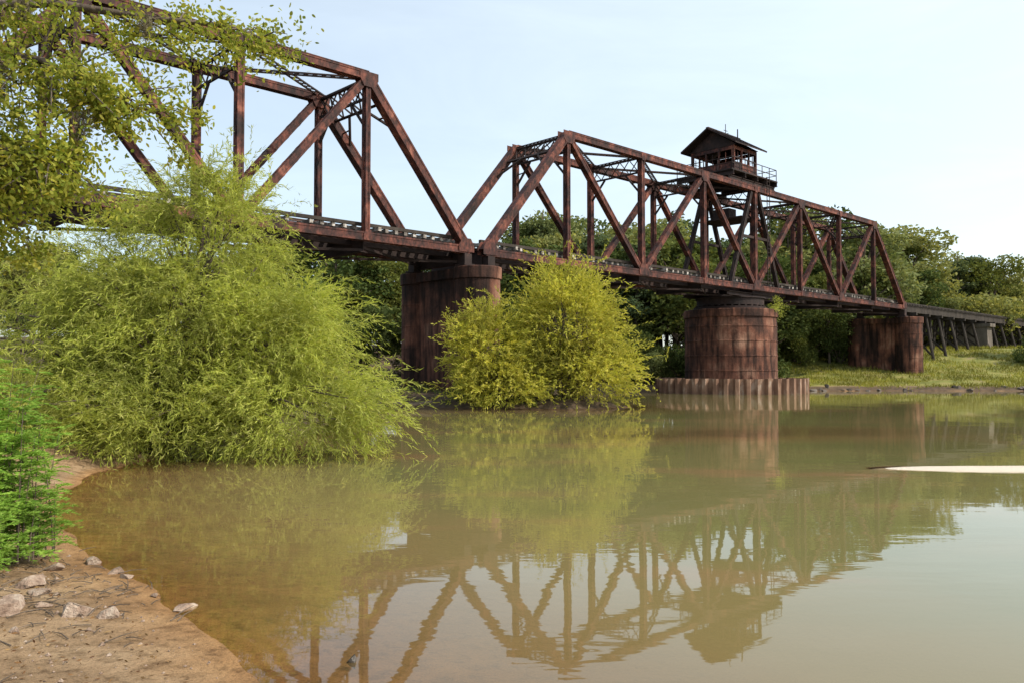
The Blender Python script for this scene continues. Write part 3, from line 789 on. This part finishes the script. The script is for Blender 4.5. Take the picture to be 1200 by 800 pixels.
for i,(x,y,a,b,c_) in enumerate([(-3.95,6.55,.20,.15,.10),(-4.3,7.5,.17,.12,.08),(-4.1,7.25,.16,.10,.05),(-3.45,6.6,.20,.13,.09),(-3.2,6.62,.14,.1,.07),(-2.75,7.0,.15,.075,.045),
   (-3.9,8.2,.12,.09,.05),(-4.3,8.6,.13,.09,.06),(-3.6,6.05,.06,.045,.03),(-3.8,6.75,.09,.055,.035),(-4.4,7.0,.14,.09,.06),(-4.5,8.2,.13,.1,.06),(-3.15,7.35,.05,.04,.025),(-3.7,8.0,.08,.06,.04)]):
    rock(x,y,a,b,c_,i+3)
rock(-1.1,5.75,.05,.04,.06,40,M_wet,'wet_stone',-.02)
br=empty('bank_riprap')
for i in range(40):
    xx=random.uniform(24,60); yy=78.9+random.uniform(-.2,1.4); rock(xx,yy,random.uniform(.15,.5),random.uniform(.15,.4),random.uniform(.1,.28),60+i,M_conc,'stone_%d'%i,None,br)
mb=MB(); rr=random.Random(4)
for i in range(1500):
    x=rr.uniform(-6,-.6); y=rr.uniform(4.4,10.5); p=Vector((x,y,0)); zz=gz(p)
    if zz<.015: continue
    s=rr.uniform(.004,.016)*(2.0 if rr.random()<.12 else 1); c=Vector((x,y,zz+s*.2)); a=rr.uniform(0,3.14)
    ax=Vector((math.cos(a),math.sin(a),0));ay=Z.cross(ax)
    b=len(mb.v)
    for q in ((1,0,0),(-1,.1,0),(.1,.8,.1),(0,-.7,0),(.1,0,.7),(0,0,-.6)): mb.v.append(tuple(c+ax*q[0]*s+ay*q[1]*s+Z*q[2]*s))
    for f in ((0,2,4),(2,1,4),(1,3,4),(3,0,4),(2,0,5),(1,2,5),(3,1,5),(0,3,5)): mb.f.append(tuple(b+j for j in f)); mb.m.append(0)
mb.obj('pebbles',M_rock)
mb=MB()
for i in range(260):
    x=rr.gauss(-4.0,.75); y=rr.gauss(7.6,1.1); zz=gz(Vector((x,y,0)))
    if zz<.0: continue
    a=rr.uniform(0,6.28); L=rr.uniform(.04,.28); p=Vector((x,y,zz+.01)); q=p+Vector((math.cos(a)*L,math.sin(a)*L,rr.uniform(0,.03)))
    mb.tube([p,p.lerp(q,.5)+Vector((rr.uniform(-.01,.01),rr.uniform(-.01,.01),.01)),q],[.005,.004,.002],5)
mb.obj('twig_debris',M_bark)
k=1800; x=R.uniform(-5.8,-1.2,k);y=R.uniform(4.6,10,k);z=height(x,y);kk=z>.03
C0=np.stack([x,y,z+.008],-1)[kk]; Dd=unit(R.normal(size=C0.shape)*np.array([1,1,.15]))
M_dead=leaf_mat('dead_leaves',[(.10,.05,.03),(.18,.10,.05),(.3,.2,.1)],.1,2,.2)
V,Fc=leaf_np(C0,Dd,R.uniform(.02,.06,len(C0)),R.uniform(.01,.02,len(C0)))
link(bpy.data.objects.new('fallen_leaves',np_mesh('fallen_leaves',V,Fc,M_dead)))
mb=MB(); mb.tube([(-6.6,43.2,.25),(-5.2,42.6,.2),(-4.1,42.9,.35)],[.14,.12,.05],8); mb.tube([(-5.6,42.7,.2),(-5.3,42.2,.8)],[.05,.02],6)
mb.obj('driftwood_log',M_bark)

# ------------------------------------------------------------ light, sky, camera
EL,AZ=math.radians(43),math.radians(112)
sd=Vector((math.sin(AZ)*math.cos(EL),math.cos(AZ)*math.cos(EL),math.sin(EL)))
w=bpy.data.worlds.new('World'); sc.world=w; w.use_nodes=True; nt=w.node_tree; nt.nodes.clear()
sk=nt.nodes.new('ShaderNodeTexSky'); sk.sky_type='NISHITA'; sk.sun_disc=False; sk.sun_elevation=EL; sk.sun_rotation=AZ
sk.air_density=1.0; sk.dust_density=2.0; sk.ozone_density=1.0
# humid summer haze: scattered white light, stronger towards the sun, with thin high cloud
tc=N(nt,'ShaderNodeTexCoord'); dp=N(nt,'ShaderNodeVectorMath',operation='DOT_PRODUCT'); nt.links.new(tc.outputs['Generated'],dp.inputs[0]); dp.inputs[1].default_value=sd
mr=N(nt,'ShaderNodeMapRange'); mr.inputs[1].default_value=-.6; mr.inputs[2].default_value=.45; mr.inputs[3].default_value=.72; mr.inputs[4].default_value=1.75
nt.links.new(dp.outputs['Value'],mr.inputs[0])
mpp=N(nt,'ShaderNodeMapping'); mpp.inputs['Scale'].default_value=(1,1,3.5); mpp.inputs['Rotation'].default_value=(0,.3,0); nt.links.new(tc.outputs['Generated'],mpp.inputs[0])
cn=N(nt,'ShaderNodeTexNoise'); cn.inputs['Scale'].default_value=2.2; cn.inputs['Detail'].default_value=6; cn.inputs['Roughness'].default_value=.6; cn.inputs['Distortion'].default_value=.6
nt.links.new(mpp.outputs[0],cn.inputs['Vector'])
cm=N(nt,'ShaderNodeMapRange'); cm.inputs[1].default_value=.4; cm.inputs[2].default_value=.75; cm.inputs[3].default_value=1; cm.inputs[4].default_value=1.22; nt.links.new(cn.outputs[0],cm.inputs[0])
mm=N(nt,'ShaderNodeMath',operation='MULTIPLY'); nt.links.new(mr.outputs[0],mm.inputs[0]); nt.links.new(cm.outputs[0],mm.inputs[1])
vs=N(nt,'ShaderNodeVectorMath',operation='SCALE'); vs.inputs[0].default_value=(2.6,2.8,2.68); nt.links.new(mm.outputs[0],vs.inputs[3])
va=N(nt,'ShaderNodeVectorMath',operation='ADD'); nt.links.new(sk.outputs[0],va.inputs[0]); nt.links.new(vs.outputs[0],va.inputs[1])
bg=nt.nodes.new('ShaderNodeBackground'); bg.inputs[1].default_value=.145
o_=nt.nodes.new('ShaderNodeOutputWorld'); nt.links.new(va.outputs[0],bg.inputs[0]); nt.links.new(bg.outputs[0],o_.inputs[0])
sl=bpy.data.lights.new('sun','SUN'); sl.energy=5.0; sl.angle=math.radians(.5); sl.color=(1,.91,.77)
so=link(bpy.data.objects.new('sun',sl))
so.rotation_euler=sd.to_track_quat('Z','Y').to_euler(); so.location=(30,-20,40)
cam=bpy.data.cameras.new('camera'); cam.lens=29.04; cam.sensor_width=36; cam.clip_end=6000; cam.clip_start=.05
co=link(bpy.data.objects.new('camera',cam)); co.location=(0,0,2.0); co.rotation_euler=(math.radians(91.95),0,0)
sc.camera=co
sc.view_settings.view_transform='Standard'; sc.view_settings.look='None'; sc.view_settings.exposure=0; sc.view_settings.gamma=1
print('TREES',cnt)
